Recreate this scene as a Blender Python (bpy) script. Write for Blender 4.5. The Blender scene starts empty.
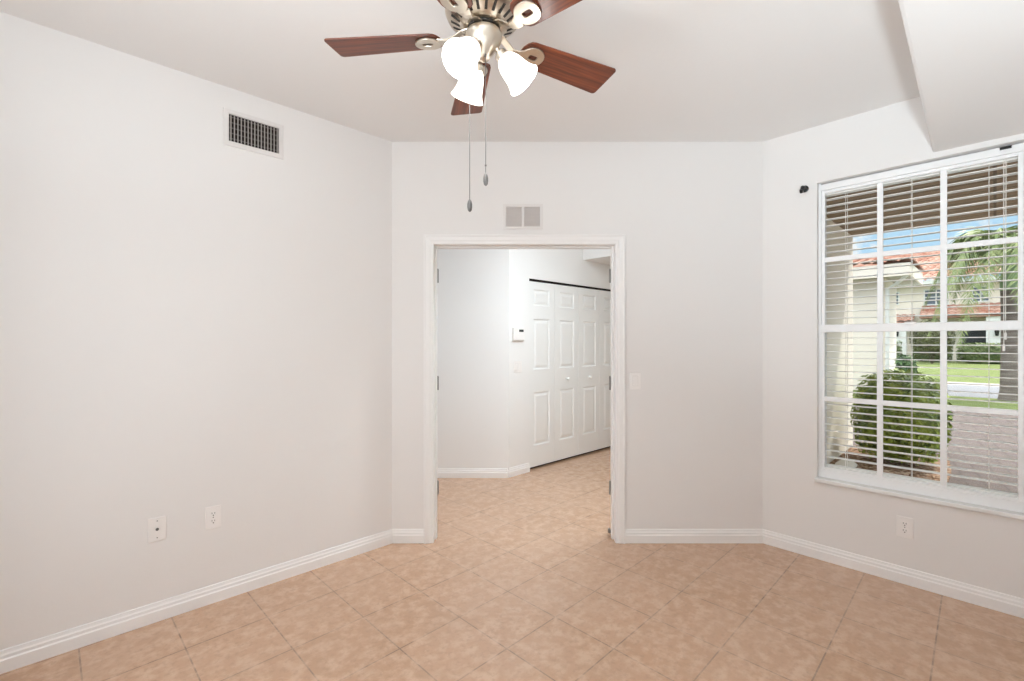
import bpy, math, random
from mathutils import Vector, Matrix

R = math.radians
SC = bpy.context.scene
COL = SC.collection
rnd = random.Random(7)

# ------------------------------------------------------------------ camera
# Room axes: x runs along the left wall (towards the window wall), y along the
# window wall (towards the left wall).  The camera stands in the near corner.
EYE = 1.37
FX, FY = 0.6936, 0.7204                      # forward, in room axes
DIAG = math.atan2(-0.6936, 0.7204)           # turn of everything parallel to the diagonal wall
cam = bpy.data.cameras.new('camera')
cam.sensor_width = 36.0
cam.lens = 465.0 / 1024.0 * 36.0
cam.shift_y = -1.5 / 1024.0 * -1.0
cam.clip_start = 0.02
cam.clip_end = 500
cam_o = bpy.data.objects.new('camera', cam)
COL.objects.link(cam_o)
cam_o.location = (0, 0, EYE)
cam_o.rotation_euler = (R(90), 0, DIAG)
SC.camera = cam_o


def D(X, Y, z=0.0):
    """camera-parallel ground coordinates (X right, Y forward) to room axes"""
    return Vector((0.7204 * X + 0.6936 * Y, -0.6936 * X + 0.7204 * Y, z))


# ------------------------------------------------------------------ world, sun, exposure
SC.view_settings.view_transform = 'Standard'
SC.view_settings.look = 'None'
SC.view_settings.exposure = 0.0
SC.view_settings.gamma = 1.0
SC.view_settings.use_curve_mapping = False
SC.cycles.use_denoising = True
SC.cycles.max_bounces = 12
SC.cycles.diffuse_bounces = 8
SC.cycles.glossy_bounces = 4
SC.cycles.transparent_max_bounces = 16
SC.cycles.sample_clamp_indirect = 6.0
SC.cycles.caustics_reflective = False
SC.cycles.caustics_refractive = False

wd = bpy.data.worlds.new('sky')
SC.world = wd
wd.use_nodes = True
nt = wd.node_tree
nt.nodes.clear()
w_out = nt.nodes.new('ShaderNodeOutputWorld')
w_bg = nt.nodes.new('ShaderNodeBackground')
w_tc = nt.nodes.new('ShaderNodeTexCoord')
w_sep = nt.nodes.new('ShaderNodeSeparateXYZ')
w_grad = nt.nodes.new('ShaderNodeValToRGB')
w_grad.color_ramp.elements[0].position = 0.0
w_grad.color_ramp.elements[0].color = (0.38, 0.70, 0.95, 1)
w_grad.color_ramp.elements[1].position = 0.55
w_grad.color_ramp.elements[1].color = (0.72, 0.80, 0.86, 1)
w_map = nt.nodes.new('ShaderNodeMapping')
w_map.inputs['Scale'].default_value = (5.0, 5.0, 8.0)
w_map.inputs['Location'].default_value = (0.3, 0.1, 0.35)
w_noise = nt.nodes.new('ShaderNodeTexNoise')
w_noise.inputs['Scale'].default_value = 2.6
w_noise.inputs['Detail'].default_value = 6
w_noise.inputs['Roughness'].default_value = 0.55
w_cl = nt.nodes.new('ShaderNodeValToRGB')
w_cl.color_ramp.elements[0].position = 0.47
w_cl.color_ramp.elements[0].color = (0, 0, 0, 1)
w_cl.color_ramp.elements[1].position = 0.56
w_cl.color_ramp.elements[1].color = (1, 1, 1, 1)
w_mix = nt.nodes.new('ShaderNodeMixRGB')
w_mix.inputs['Color2'].default_value = (0.98, 0.98, 0.98, 1)
L = nt.links.new
L(w_tc.outputs['Generated'], w_sep.inputs[0])
L(w_sep.outputs['Z'], w_grad.inputs[0])
L(w_tc.outputs['Generated'], w_map.inputs[0])
L(w_map.outputs[0], w_noise.inputs['Vector'])
L(w_noise.outputs[0], w_cl.inputs[0])
L(w_cl.outputs[0], w_mix.inputs['Fac'])
L(w_grad.outputs[0], w_mix.inputs['Color1'])
L(w_mix.outputs[0], w_bg.inputs['Color'])
w_overhead = nt.nodes.new('ShaderNodeMapRange')          # sky strength raised overhead, out of view, to light the outdoors more
w_overhead.inputs['From Min'].default_value = 0.28
w_overhead.inputs['From Max'].default_value = 0.60
w_overhead.inputs['To Min'].default_value = 1.05
w_overhead.inputs['To Max'].default_value = 4.0
L(w_sep.outputs['Z'], w_overhead.inputs['Value'])
L(w_overhead.outputs[0], w_bg.inputs['Strength'])
L(w_bg.outputs[0], w_out.inputs[0])


def lamp(name, kind, loc, energy, color=(1, 1, 1), **kw):
    d = bpy.data.lights.new(name, kind)
    d.energy = energy
    d.color = color
    for k, v in kw.items():
        setattr(d, k, v)
    o = bpy.data.objects.new(name, d)
    COL.objects.link(o)
    o.location = loc
    return o


sun = lamp('sun', 'SUN', (0, 0, 30), 4.4, (1.0, 0.95, 0.87), angle=R(0.6))
sun.rotation_euler = Vector((0.44, -0.26, 0.86)).to_track_quat('Z', 'Y').to_euler()

# flash of the photographer, bounced off the ceiling from beside the camera
fl = lamp('bounced_flash', 'AREA', (-0.15, 0.75, 1.95), 28.5, (0.825, 0.93, 0.99), shape='RECTANGLE', size=0.5, size_y=0.5)
fl.rotation_euler = (R(180), 0, 0)
# unseen fill lamp added behind the camera to brighten the soffit
f2 = lamp('soffit_fill', 'AREA', (-0.25, -0.38, 0.95), 13.5, (0.80, 0.93, 1.0), shape='RECTANGLE', size=0.2, size_y=0.3, spread=R(75))
f2.rotation_euler = Vector((-0.80, -0.10, -0.52)).to_track_quat('Z', 'Y').to_euler()
bk = lamp('rear_fill', 'AREA', (-0.40, 1.3, 1.25), 13, (0.825, 0.93, 0.99), shape='RECTANGLE', size=2.0, size_y=2.0)  # broad unseen fill added for the room; the rear wall has no opening
bk.rotation_euler = (0, R(-90), 0)
# unseen lamp added under the hall ceiling to brighten the hall
h1 = lamp('hall_fill_lamp', 'AREA', (3.12, 1.92, 2.70), 42, (0.82, 0.93, 1.0), shape='DISK', size=0.45)


# ------------------------------------------------------------------ materials
def mat(name, color, rough=0.5, metal=0.0, spec=0.5, emit=None, emit_strength=0.0, noise=None, bump=None):
    m = bpy.data.materials.new(name)
    m.use_nodes = True
    n = m.node_tree.nodes
    b = n['Principled BSDF']
    b.inputs['Base Color'].default_value = (*color, 1)
    b.inputs['Roughness'].default_value = rough
    b.inputs['Metallic'].default_value = metal
    b.inputs['Specular IOR Level'].default_value = spec
    if emit:
        b.inputs['Emission Color'].default_value = (*emit, 1)
        b.inputs['Emission Strength'].default_value = emit_strength
    tc = None
    if noise or bump:
        tc = n.new('ShaderNodeTexCoord')
    if noise:                                # (scale, second colour, low, high, stretch)
        sc_, c2, lo, hi = noise[:4]
        t = n.new('ShaderNodeTexNoise')
        t.inputs['Scale'].default_value = sc_
        t.inputs['Detail'].default_value = 5
        mp = n.new('ShaderNodeMapping')
        if len(noise) > 4:
            mp.inputs['Scale'].default_value = noise[4]
        r = n.new('ShaderNodeValToRGB')
        r.color_ramp.elements[0].position = lo
        r.color_ramp.elements[0].color = (*color, 1)
        r.color_ramp.elements[1].position = hi
        r.color_ramp.elements[1].color = (*c2, 1)
        m.node_tree.links.new(tc.outputs['Object'], mp.inputs[0])
        m.node_tree.links.new(mp.outputs[0], t.inputs['Vector'])
        m.node_tree.links.new(t.outputs[0], r.inputs[0])
        m.node_tree.links.new(r.outputs[0], b.inputs['Base Color'])
    if bump:                                 # (scale, strength, distance)
        t2 = n.new('ShaderNodeTexNoise')
        t2.inputs['Scale'].default_value = bump[0]
        t2.inputs['Detail'].default_value = 3
        bp = n.new('ShaderNodeBump')
        bp.inputs['Strength'].default_value = bump[1]
        bp.inputs['Distance'].default_value = bump[2]
        m.node_tree.links.new(tc.outputs['Object'], t2.inputs['Vector'])
        m.node_tree.links.new(t2.outputs[0], bp.inputs['Height'])
        m.node_tree.links.new(bp.outputs[0], b.inputs['Normal'])
    return m


def brick_mat(name, c1, c2, cm, size, row, mortar, origin=(0, 0), offset=0.0, rough=0.35, spec=0.5, mottles=(), turn=0.0, bump=0.3):
    m = bpy.data.materials.new(name)
    m.use_nodes = True
    n, l = m.node_tree.nodes, m.node_tree.links
    b = n['Principled BSDF']
    b.inputs['Roughness'].default_value = rough
    b.inputs['Specular IOR Level'].default_value = spec
    tc = n.new('ShaderNodeTexCoord')
    mp = n.new('ShaderNodeMapping')
    mp.vector_type = 'TEXTURE'
    mp.inputs['Location'].default_value = (origin[0], origin[1], 0)
    mp.inputs['Rotation'].default_value = (0, 0, turn)
    br = n.new('ShaderNodeTexBrick')
    br.offset = offset
    br.squash = 1.0
    br.inputs['Scale'].default_value = 1.0
    br.inputs['Brick Width'].default_value = size
    br.inputs['Row Height'].default_value = row
    br.inputs['Mortar Size'].default_value = mortar
    br.inputs['Mortar Smooth'].default_value = 0.15
    br.inputs['Color1'].default_value = (*c1, 1)
    br.inputs['Color2'].default_value = (*c2, 1)
    br.inputs['Mortar'].default_value = (*cm, 1)
    l.new(tc.outputs['Object'], mp.inputs[0])
    l.new(mp.outputs[0], br.inputs['Vector'])
    out = br.outputs['Color']
    for sc_, col, lo, hi, amount in mottles:
        t = n.new('ShaderNodeTexNoise')
        t.inputs['Scale'].default_value = sc_
        t.inputs['Detail'].default_value = 6
        t.inputs['Roughness'].default_value = 0.6
        r = n.new('ShaderNodeValToRGB')
        r.color_ramp.elements[0].position = lo
        r.color_ramp.elements[0].color = (0, 0, 0, 1)
        r.color_ramp.elements[1].position = hi
        r.color_ramp.elements[1].color = (amount, amount, amount, 1)
        mx = n.new('ShaderNodeMixRGB')
        mx.inputs['Color2'].default_value = (*col, 1)
        l.new(tc.outputs['Object'], t.inputs['Vector'])
        l.new(t.outputs[0], r.inputs[0])
        l.new(r.outputs[0], mx.inputs['Fac'])
        l.new(out, mx.inputs['Color1'])
        out = mx.outputs[0]
    l.new(out, b.inputs['Base Color'])
    if bump:
        inv = n.new('ShaderNodeMath')
        inv.operation = 'SUBTRACT'
        inv.inputs[0].default_value = 1.0
        bp = n.new('ShaderNodeBump')
        bp.inputs['Strength'].default_value = bump
        bp.inputs['Distance'].default_value = 0.003
        l.new(br.outputs['Fac'], inv.inputs[1])
        l.new(inv.outputs[0], bp.inputs['Height'])
        l.new(bp.outputs[0], b.inputs['Normal'])
    return m


M = {}
M['wall'] = mat('wall_paint', (0.80, 0.782, 0.77), 0.55, spec=0.25, bump=(70, 0.10, 0.002))
M['hall_wall'] = mat('hall_wall_paint', (0.83, 0.828, 0.825), 0.5, spec=0.3, bump=(70, 0.10, 0.002))
M['ceiling'] = mat('ceiling_paint', (0.81, 0.795, 0.785), 0.7, spec=0.15, bump=(45, 0.15, 0.003))
M['trim'] = mat('trim_enamel', (0.86, 0.85, 0.845), 0.3, spec=0.45)
M['door'] = mat('closet_door_enamel', (0.82, 0.825, 0.82), 0.35, spec=0.4)
M['plate'] = mat('plate_plastic', (0.87, 0.845, 0.83), 0.3)
M['grille'] = mat('grille_enamel', (0.74, 0.715, 0.70), 0.4)
M['return_blade'] = mat('return_grille_enamel', (0.66, 0.62, 0.60), 0.5)
M['vane'] = mat('vane_metal', (0.36, 0.33, 0.31), 0.5)
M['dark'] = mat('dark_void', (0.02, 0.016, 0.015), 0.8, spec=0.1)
M['void'] = mat('duct_shadow_metal', (0.16, 0.15, 0.145), 0.8, spec=0.1)
M['black'] = mat('black_metal', (0.015, 0.015, 0.016), 0.35, spec=0.5)
M['hinge'] = mat('hinge_steel', (0.28, 0.27, 0.26), 0.45, metal=0.6)
M['nickel'] = mat('brushed_nickel', (0.66, 0.59, 0.50), 0.28, metal=1.0)
M['nickel_dark'] = mat('dark_gap_metal', (0.05, 0.043, 0.036), 0.5, metal=0.3)
M['chain'] = mat('chain_metal', (0.17, 0.16, 0.155), 0.45, metal=0.2)
M['bulb'] = mat('lit_bulb', (1, 1, 1), 0.5, emit=(1.0, 0.90, 0.78), emit_strength=9.0)
M['shade'] = mat('lit_frosted_glass', (0.95, 0.93, 0.9), 0.35, emit=(1.0, 0.95, 0.88), emit_strength=1.35)
M['vinyl'] = mat('window_vinyl', (0.88, 0.885, 0.89), 0.35)
M['blind'] = mat('blind_vinyl', (0.92, 0.91, 0.885), 0.4)
M['cord'] = mat('blind_cord', (0.86, 0.84, 0.80), 0.7)
M['sill'] = mat('marble_sill', (0.82, 0.815, 0.80), 0.22, noise=(3.0, (0.72, 0.72, 0.72), 0.45, 0.8))
M['lcd'] = mat('dark_display', (0.05, 0.055, 0.055), 0.25)
M['stucco'] = mat('cream_stucco', (0.86, 0.80, 0.70), 0.9, spec=0.1, bump=(40, 0.3, 0.01))
M['stucco_far'] = mat('pale_stucco', (0.87, 0.79, 0.69), 0.9, spec=0.1)
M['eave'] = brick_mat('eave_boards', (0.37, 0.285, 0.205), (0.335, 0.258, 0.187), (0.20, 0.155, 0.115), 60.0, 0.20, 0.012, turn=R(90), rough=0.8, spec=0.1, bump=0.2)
M['fascia'] = mat('white_fascia', (0.84, 0.83, 0.80), 0.6)
M['olive_soffit'] = mat('tan_soffit', (0.46, 0.42, 0.33), 0.8)
M['terracotta'] = mat('terracotta_tile', (0.34, 0.155, 0.105), 0.8, spec=0.15, noise=(1.3, (0.46, 0.29, 0.225), 0.4, 0.62))
M['pane_dark'] = mat('far_window_pane', (0.12, 0.15, 0.19), 0.1)
M['far_door'] = mat('dark_entry_door', (0.05, 0.055, 0.065), 0.5)
M['lawn'] = mat('lawn_grass', (0.125, 0.155, 0.055), 0.95, spec=0.1, noise=(3.0, (0.175, 0.205, 0.078), 0.35, 0.65), bump=(30, 0.6, 0.03))
M['road'] = mat('grey_asphalt', (0.21, 0.21, 0.225), 0.9, spec=0.1, noise=(8.0, (0.25, 0.25, 0.26), 0.4, 0.6))
M['pavers'] = brick_mat('brick_pavers', (0.115, 0.092, 0.084), (0.14, 0.112, 0.103), (0.085, 0.07, 0.063), 0.30, 0.15, 0.008, offset=0.5, rough=0.85, spec=0.15, turn=R(8),
                        mottles=((4.0, (0.16, 0.13, 0.12), 0.45, 0.7, 0.5),))
M['kerb'] = mat('pale_concrete', (0.36, 0.32, 0.30), 0.9)
M['mulch'] = mat('bark_mulch', (0.16, 0.085, 0.05), 0.95, spec=0.1, noise=(26.0, (0.48, 0.34, 0.24), 0.42, 0.66), bump=(26, 1.0, 0.05))
M['bark_chip'] = mat('bark_chip', (0.34, 0.22, 0.15), 0.9, spec=0.1, noise=(14.0, (0.55, 0.42, 0.32), 0.4, 0.6))
M['leaf_lime'] = mat('lime_leaf', (0.29, 0.36, 0.04), 0.5, noise=(6.0, (0.13, 0.20, 0.03), 0.4, 0.62))
M['leaf_dark'] = mat('dark_leaf', (0.05, 0.11, 0.035), 0.6, noise=(5.0, (0.10, 0.18, 0.045), 0.4, 0.65))
M['leaf_hedge'] = mat('hedge_leaf', (0.085, 0.125, 0.035), 0.6, noise=(4.0, (0.16, 0.20, 0.06), 0.4, 0.65))
M['leaf_olive'] = mat('olive_leaf', (0.14, 0.15, 0.05), 0.6, noise=(4.0, (0.08, 0.075, 0.035), 0.4, 0.65))
M['frond'] = mat('palm_frond', (0.16, 0.22, 0.06), 0.5, noise=(5.0, (0.34, 0.38, 0.15), 0.4, 0.65))
M['palm_green'] = mat('palm_crownshaft', (0.27, 0.38, 0.22), 0.5)
M['palm_bark'] = mat('palm_bark', (0.25, 0.21, 0.19), 0.9, noise=(2.0, (0.15, 0.12, 0.105), 0.4, 0.62, (1, 1, 9)))
M['twig'] = mat('twig_bark', (0.10, 0.065, 0.04), 0.9)
M['stone'] = mat('pale_stone', (0.62, 0.58, 0.52), 0.9)

# floor tile: 34 cm squares laid square to the left and window walls
M['tile'] = brick_mat('floor_tile', (0.545, 0.34, 0.22), (0.50, 0.305, 0.19), (0.28, 0.185, 0.13), 0.338, 0.338, 0.0032, origin=(1.762, 1.519), turn=R(1.1),
                      rough=0.22, spec=0.95, bump=0.3,
                      mottles=((15.0, (0.65, 0.44, 0.305), 0.44, 0.62, 0.75), (40.0, (0.37, 0.225, 0.145), 0.50, 0.68, 0.45), (3.0, (0.56, 0.375, 0.26), 0.4, 0.7, 0.4)))

# clear window glass
mg = bpy.data.materials.new('window_glass')
mg.use_nodes = True
n = mg.node_tree.nodes
n.remove(n['Principled BSDF'])
g1 = n.new('ShaderNodeBsdfTransparent')
g1.inputs[0].default_value = (0.97, 0.98, 0.98, 1)
g2 = n.new('ShaderNodeBsdfGlossy')
g2.inputs['Roughness'].default_value = 0.02
g3 = n.new('ShaderNodeMixShader')
fr = n.new('ShaderNodeFresnel')
fr.inputs[0].default_value = 1.2
mg.node_tree.links.new(fr.outputs[0], g3.inputs[0])
mg.node_tree.links.new(g1.outputs[0], g3.inputs[1])
mg.node_tree.links.new(g2.outputs[0], g3.inputs[2])
mg.node_tree.links.new(g3.outputs[0], n['Material Output'].inputs[0])
M['glass'] = mg

# fan blade wood: cherry veneer with the grain along the blade
mw = bpy.data.materials.new('cherry_veneer')
mw.use_nodes = True
n, l = mw.node_tree.nodes, mw.node_tree.links
b = n['Principled BSDF']
b.inputs['Roughness'].default_value = 0.38
tc = n.new('ShaderNodeTexCoord')
mp = n.new('ShaderNodeMapping')
mp.inputs['Scale'].default_value = (2.2, 55.0, 10.0)
ns = n.new('ShaderNodeTexNoise')
ns.inputs['Scale'].default_value = 1.4
ns.inputs['Detail'].default_value = 8
ns.inputs['Distortion'].default_value = 0.5
cr = n.new('ShaderNodeValToRGB')
cr.color_ramp.elements[0].position = 0.33
cr.color_ramp.elements[0].color = (0.060, 0.016, 0.009, 1)
cr.color_ramp.elements[1].position = 0.66
cr.color_ramp.elements[1].color = (0.20, 0.050, 0.020, 1)
l.new(tc.outputs['Object'], mp.inputs[0])
l.new(mp.outputs[0], ns.inputs['Vector'])
l.new(ns.outputs[0], cr.inputs[0])
l.new(cr.outputs[0], b.inputs['Base Color'])
M['wood'] = mw


# ------------------------------------------------------------------ mesh helpers
class MB:
    def __init__(s):
        s.v, s.f = [], []

    def add(s, vs, fs, mx=None):
        o = len(s.v)
        for p in vs:
            p = Vector(p)
            s.v.append(tuple(mx @ p) if mx else tuple(p))
        s.f += [tuple(i + o for i in f) for f in fs]
        return s

    def box(s, x0, x1, y0, y1, z0, z1, mx=None):
        vs = [(x, y, z) for x in (x0, x1) for y in (y0, y1) for z in (z0, z1)]
        return s.add(vs, [(0, 1, 3, 2), (4, 6, 7, 5), (0, 4, 5, 1), (2, 3, 7, 6), (0, 2, 6, 4), (1, 5, 7, 3)], mx)

    def prism(s, poly, a, b, axis='z', mx=None):
        """extrude a 2-D outline between a and b along an axis"""
        k = {'z': lambda p, t: (p[0], p[1], t), 'y': lambda p, t: (p[0], t, p[1]), 'x': lambda p, t: (t, p[0], p[1])}[axis]
        n_ = len(poly)
        vs = [k(p, a) for p in poly] + [k(p, b) for p in poly]
        fs = [tuple(range(n_ - 1, -1, -1)), tuple(range(n_, 2 * n_))]
        fs += [(i, (i + 1) % n_, (i + 1) % n_ + n_, i + n_) for i in range(n_)]
        return s.add(vs, fs, mx)

    def lathe(s, prof, seg=24, mx=None, caps=True):
        vs, fs = [], []
        for r, z in prof:
            for k in range(seg):
                a = 2 * math.pi * k / seg
                vs.append((r * math.cos(a), r * math.sin(a), z))
        m_ = len(prof)
        for i in range(m_ - 1):
            for k in range(seg):
                k2 = (k + 1) % seg
                fs.append((i * seg + k, i * seg + k2, (i + 1) * seg + k2, (i + 1) * seg + k))
        if caps:
            fs.append(tuple(range(seg - 1, -1, -1)))
            fs.append(tuple((m_ - 1) * seg + k for k in range(seg)))
        return s.add(vs, fs, mx)

    def tube(s, pts, rad, seg=8, mx=None):
        pts = [Vector(p) for p in pts]
        rads = rad if isinstance(rad, (list, tuple)) else [rad] * len(pts)
        vs, fs = [], []
        up = Vector((0, 0, 1))
        for i, p in enumerate(pts):
            t = (pts[min(i + 1, len(pts) - 1)] - pts[max(i - 1, 0)]).normalized()
            a = t.cross(up if abs(t.z) < 0.95 else Vector((1, 0, 0))).normalized()
            b_ = t.cross(a).normalized()
            for k in range(seg):
                q = 2 * math.pi * k / seg
                vs.append(p + (a * math.cos(q) + b_ * math.sin(q)) * rads[i])
        for i in range(len(pts) - 1):
            for k in range(seg):
                k2 = (k + 1) % seg
                fs.append((i * seg + k, i * seg + k2, (i + 1) * seg + k2, (i + 1) * seg + k))
        fs.append(tuple(range(seg - 1, -1, -1)))
        fs.append(tuple((len(pts) - 1) * seg + k for k in range(seg)))
        return s.add(vs, fs, mx)

    def build(s, name, m, parent=None, bevel=0.0, smooth=False, loc=None, rz=None):
        me = bpy.data.meshes.new(name)
        me.from_pydata(s.v, [], s.f)
        import bmesh
        bm = bmesh.new()
        bm.from_mesh(me)
        bmesh.ops.recalc_face_normals(bm, faces=bm.faces)
        bm.to_mesh(me)
        bm.free()
        me.materials.append(m)
        if smooth:
            for p in me.polygons:
                p.use_smooth = True
        o = bpy.data.objects.new(name, me)
        COL.objects.link(o)
        if parent:
            o.parent = parent
        if loc is not None:
            o.location = loc
        if rz is not None:
            o.rotation_euler = (0, 0, rz)
        if bevel:
            bv = o.modifiers.new('bevel', 'BEVEL')
            bv.width = bevel
            bv.segments = 2
            bv.limit_method = 'ANGLE'
        if smooth:
            es = o.modifiers.new('edge_split', 'EDGE_SPLIT')
            es.split_angle = R(40)
        return o


def empty(name, loc=(0, 0, 0), rz=0.0):
    o = bpy.data.objects.new(name, None)
    COL.objects.link(o)
    o.location = loc
    o.rotation_euler = (0, 0, rz)
    return o


def tag(o, label, cat, group=None):
    o['label'] = label
    o['category'] = cat
    if group:
        o['group'] = group
    return o


def struct(o):
    o['kind'] = 'structure'
    return o


def stuff(o, label, cat):
    o['kind'] = 'stuff'
    return tag(o, label, cat)


def copy_tree(o, parent=None):
    c = o.copy()
    COL.objects.link(c)
    if parent:
        c.parent = parent
    for ch in list(o.children):
        copy_tree(ch, c)
    return c


def mitre(path, prof, kmap, closed=False):
    """sweep a profile (offset to the left of travel, height) along a 2-D path; one MB per leg"""
    P = [Vector(p) for p in path]
    out = []
    nrm = []
    for i in range(len(P) - 1):
        d = (P[i + 1] - P[i]).normalized()
        nrm.append(Vector((-d.y, d.x)))
    def off(i, w):
        if i == 0:
            return P[0] + nrm[0] * w
        if i == len(P) - 1:
            return P[-1] + nrm[-1] * w
        a, c = nrm[i - 1], nrm[i]
        m_ = (a + c) / (1 + a.dot(c))
        return P[i] + m_ * w
    for i in range(len(P) - 1):
        mb = MB()
        k = len(prof)
        vs = [kmap(off(i, w), h) for w, h in prof] + [kmap(off(i + 1, w), h) for w, h in prof]
        fs = [tuple(range(k)), tuple(range(2 * k - 1, k - 1, -1))] + [(j, (j + 1) % k, (j + 1) % k + k, j + k) for j in range(k)]
        mb.add(vs, fs)
        out.append(mb)
    return out


# ------------------------------------------------------------------ room shell
CEIL = 2.74
WV, WU = 2.86, 3.44            # left wall plane (y) and window wall plane (x)
CL = D(-0.82, 3.18)            # corner of left wall and diagonal wall
CR = D(1.714, 3.18)            # corner of diagonal wall and window wall
struct(MB().prism([(-0.6, -0.65), (3.64, -0.65), (3.64, 1.55), (6.7, 1.55), (6.7, 4.7), (-0.6, 4.7)], -0.12, 0.0).build('floor', M['tile']))
struct(MB().prism([(-0.6, -0.65), (WU + 0.10, -0.65), (WU + 0.10, 1.55), (6.7, 1.55), (6.7, 4.7), (-0.6, 4.7)], CEIL, CEIL + 0.12).build('ceiling', M['ceiling']))
struct(MB().prism([(-0.6, -0.65), (WU + 0.02, -0.65), (WU + 0.02, 0.238), (-0.6, 0.160)], 2.41, CEIL + 0.02).build('ceiling_soffit', M['ceiling'], bevel=0.012))
struct(MB().box(-0.6, CL.x + 0.04, WV, WV + 0.12, 0, CEIL).build('wall_left', M['wall']))
struct(MB().box(-0.57, -0.45, -0.65, WV + 0.1, 0, CEIL).build('wall_rear', M['wall']))
struct(MB().box(-0.5, WU + 0.1, -0.62, -0.5, 0, CEIL).build('wall_near', M['wall']))

# window wall with its opening
WY0, WY1, WZ0, WZ1 = -0.113, 0.783, 0.51, 2.38
mb = MB()
mb.box(WU, WU + 0.20, -0.65, WY0, 0, CEIL)
mb.box(WU, WU + 0.20, WY1, CR.y + 0.05, 0, CEIL)
mb.box(WU, WU + 0.20, WY0, WY1, 0, WZ0 - 0.025)
mb.box(WU, WU + 0.20, WY0, WY1, WZ1, CEIL)
mb.box(WU + 0.10, WU + 0.20, -0.65, CR.y + 0.05, CEIL, 2.87)
struct(mb.build('wall_right', M['wall']))

# diagonal wall with the doorway (its own axes: x along the wall, y away from the camera)
DY, DT = 3.18, 0.135
DX0, DX1, DH = -0.535, 0.705, 2.035
mb = MB()
mb.box(-0.90, DX0 - 0.02, DY, DY + DT, 0, CEIL)
mb.box(DX1 + 0.02, 1.714 + 0.03, DY, DY + DT, 0, CEIL)
mb.box(DX0 - 0.02, DX1 + 0.02, DY, DY + DT, DH + 0.02, CEIL)
struct(mb.build('wall_back', M['wall'], rz=DIAG))

# hall beyond the doorway
HC = 3.42                                    # closet wall plane
A = D(-0.05, 4.70)
mb = MB()
mb.box(-1.60, -0.05 + 0.02, 4.70, 4.82, 0, CEIL)
struct(mb.build('wall_hall', M['hall_wall'], rz=DIAG))
CX0, CX1, CH = 3.545, 5.275, 2.045
mb = MB()
mb.box(A.x - 0.0, CX0, HC, HC + 0.10, 0, CEIL)
mb.box(CX1, 6.7, HC, HC + 0.10, 0, CEIL)
mb.box(CX0, CX1, HC, HC + 0.10, CH, CEIL)
mb.box(CX0 - 0.05, CX1 + 0.05, HC + 0.60, HC + 0.65, 0, CH + 0.1)
mb.box(CX0 - 0.06, CX0 - 0.02, HC + 0.08, HC + 0.62, 0, CH + 0.1)
mb.box(CX1 + 0.02, CX1 + 0.06, HC + 0.08, HC + 0.62, 0, CH + 0.1)
struct(mb.build('wall_closet', M['hall_wall']))
struct(MB().box(4.47, 6.66, 1.6, HC + 0.02, 2.35, CEIL + 0.02).build('ceiling_hall', M['hall_wall']))
struct(MB().box(6.55, 6.67, 1.5, HC + 0.1, 0, CEIL).build('wall_far', M['hall_wall']))
struct(MB().box(1.5, 1.62, 2.9, 4.6, 0, CEIL).build('wall_passage', M['hall_wall']))

# ------------------------------------------------------------------ baseboards
BP = [(0, 0), (0.016, 0), (0.016, 0.052), (0.012, 0.058), (0.012, 0.070), (0.008, 0.077), (0.006, 0.090), (0, 0.092)]
fl3 = lambda p, h: (p.x, p.y, h)
cas = 0.066
J0, J1 = D(DX0 - cas, DY), D(DX1 + cas, DY)
# travel so that the room is on the left hand: right wall -> back wall -> left wall
legs = mitre([(WU, -0.5), (WU, CR.y), J1.xy], BP, fl3)
for nm, mb in zip(('baseboard_right', 'baseboard_back'), legs):
    struct(mb.build(nm, M['trim']))
legs = mitre([J0.xy, CL.xy, (-0.45, WV)], BP, fl3)
for nm, mb in zip(('baseboard_corner', 'baseboard_left'), legs):
    struct(mb.build(nm, M['trim']))
legs = mitre([(CX0 - 0.004, HC), A.xy, D(-1.6, 4.70).xy], BP, fl3)
for nm, mb in zip(('baseboard_closet', 'baseboard_hall'), legs):
    struct(mb.build(nm, M['trim']))

# ------------------------------------------------------------------ cased doorway
door = struct(empty('door_1', D((DX0 + DX1) / 2, DY), DIAG))
xc = (DX0 + DX1) / 2
a0, a1 = DX0 - xc, DX1 - xc
# casing profile: offset outwards from the opening, projection from the wall
CP = [(0, 0), (0, 0.010), (0.006, 0.014), (0.020, 0.014), (0.026, 0.018), (0.050, 0.020), (0.058, 0.024), (0.066, 0.022), (0.066, 0)]
kd = lambda p, h: (p.x, -h, p.y)
for side, mb in zip(('casing', 'head_casing', 'casing'), mitre([(a0, 0), (a0, DH), (a1, DH), (a1, 0)], CP, kd)):
    mb.build(side, M['trim'], door)
kd2 = lambda p, h: (p.x, DT + h, p.y)
for side, mb in zip(('casing', 'head_casing', 'casing'), mitre([(a0, 0), (a0, DH), (a1, DH), (a1, 0)], CP, kd2)):
    mb.build(side, M['trim'], door)
mb = MB()
mb.box(a0 - 0.019, a0, 0.0, DT, 0, DH + 0.019)
mb.box(a1, a1 + 0.019, 0.0, DT, 0, DH + 0.019)
mb.box(a0, a1, 0.0, DT, DH, DH + 0.019)
mb.build('jamb', M['trim'], door)
mb = MB()
mb.box(a0, a0 + 0.011, 0.045, 0.085, 0, DH)
mb.box(a1 - 0.011, a1, 0.045, 0.085, 0, DH)
mb.box(a0 + 0.011, a1 - 0.011, 0.045, 0.085, DH - 0.011, DH)
mb.build('door_stop', M['trim'], door, bevel=0.002)
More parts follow.
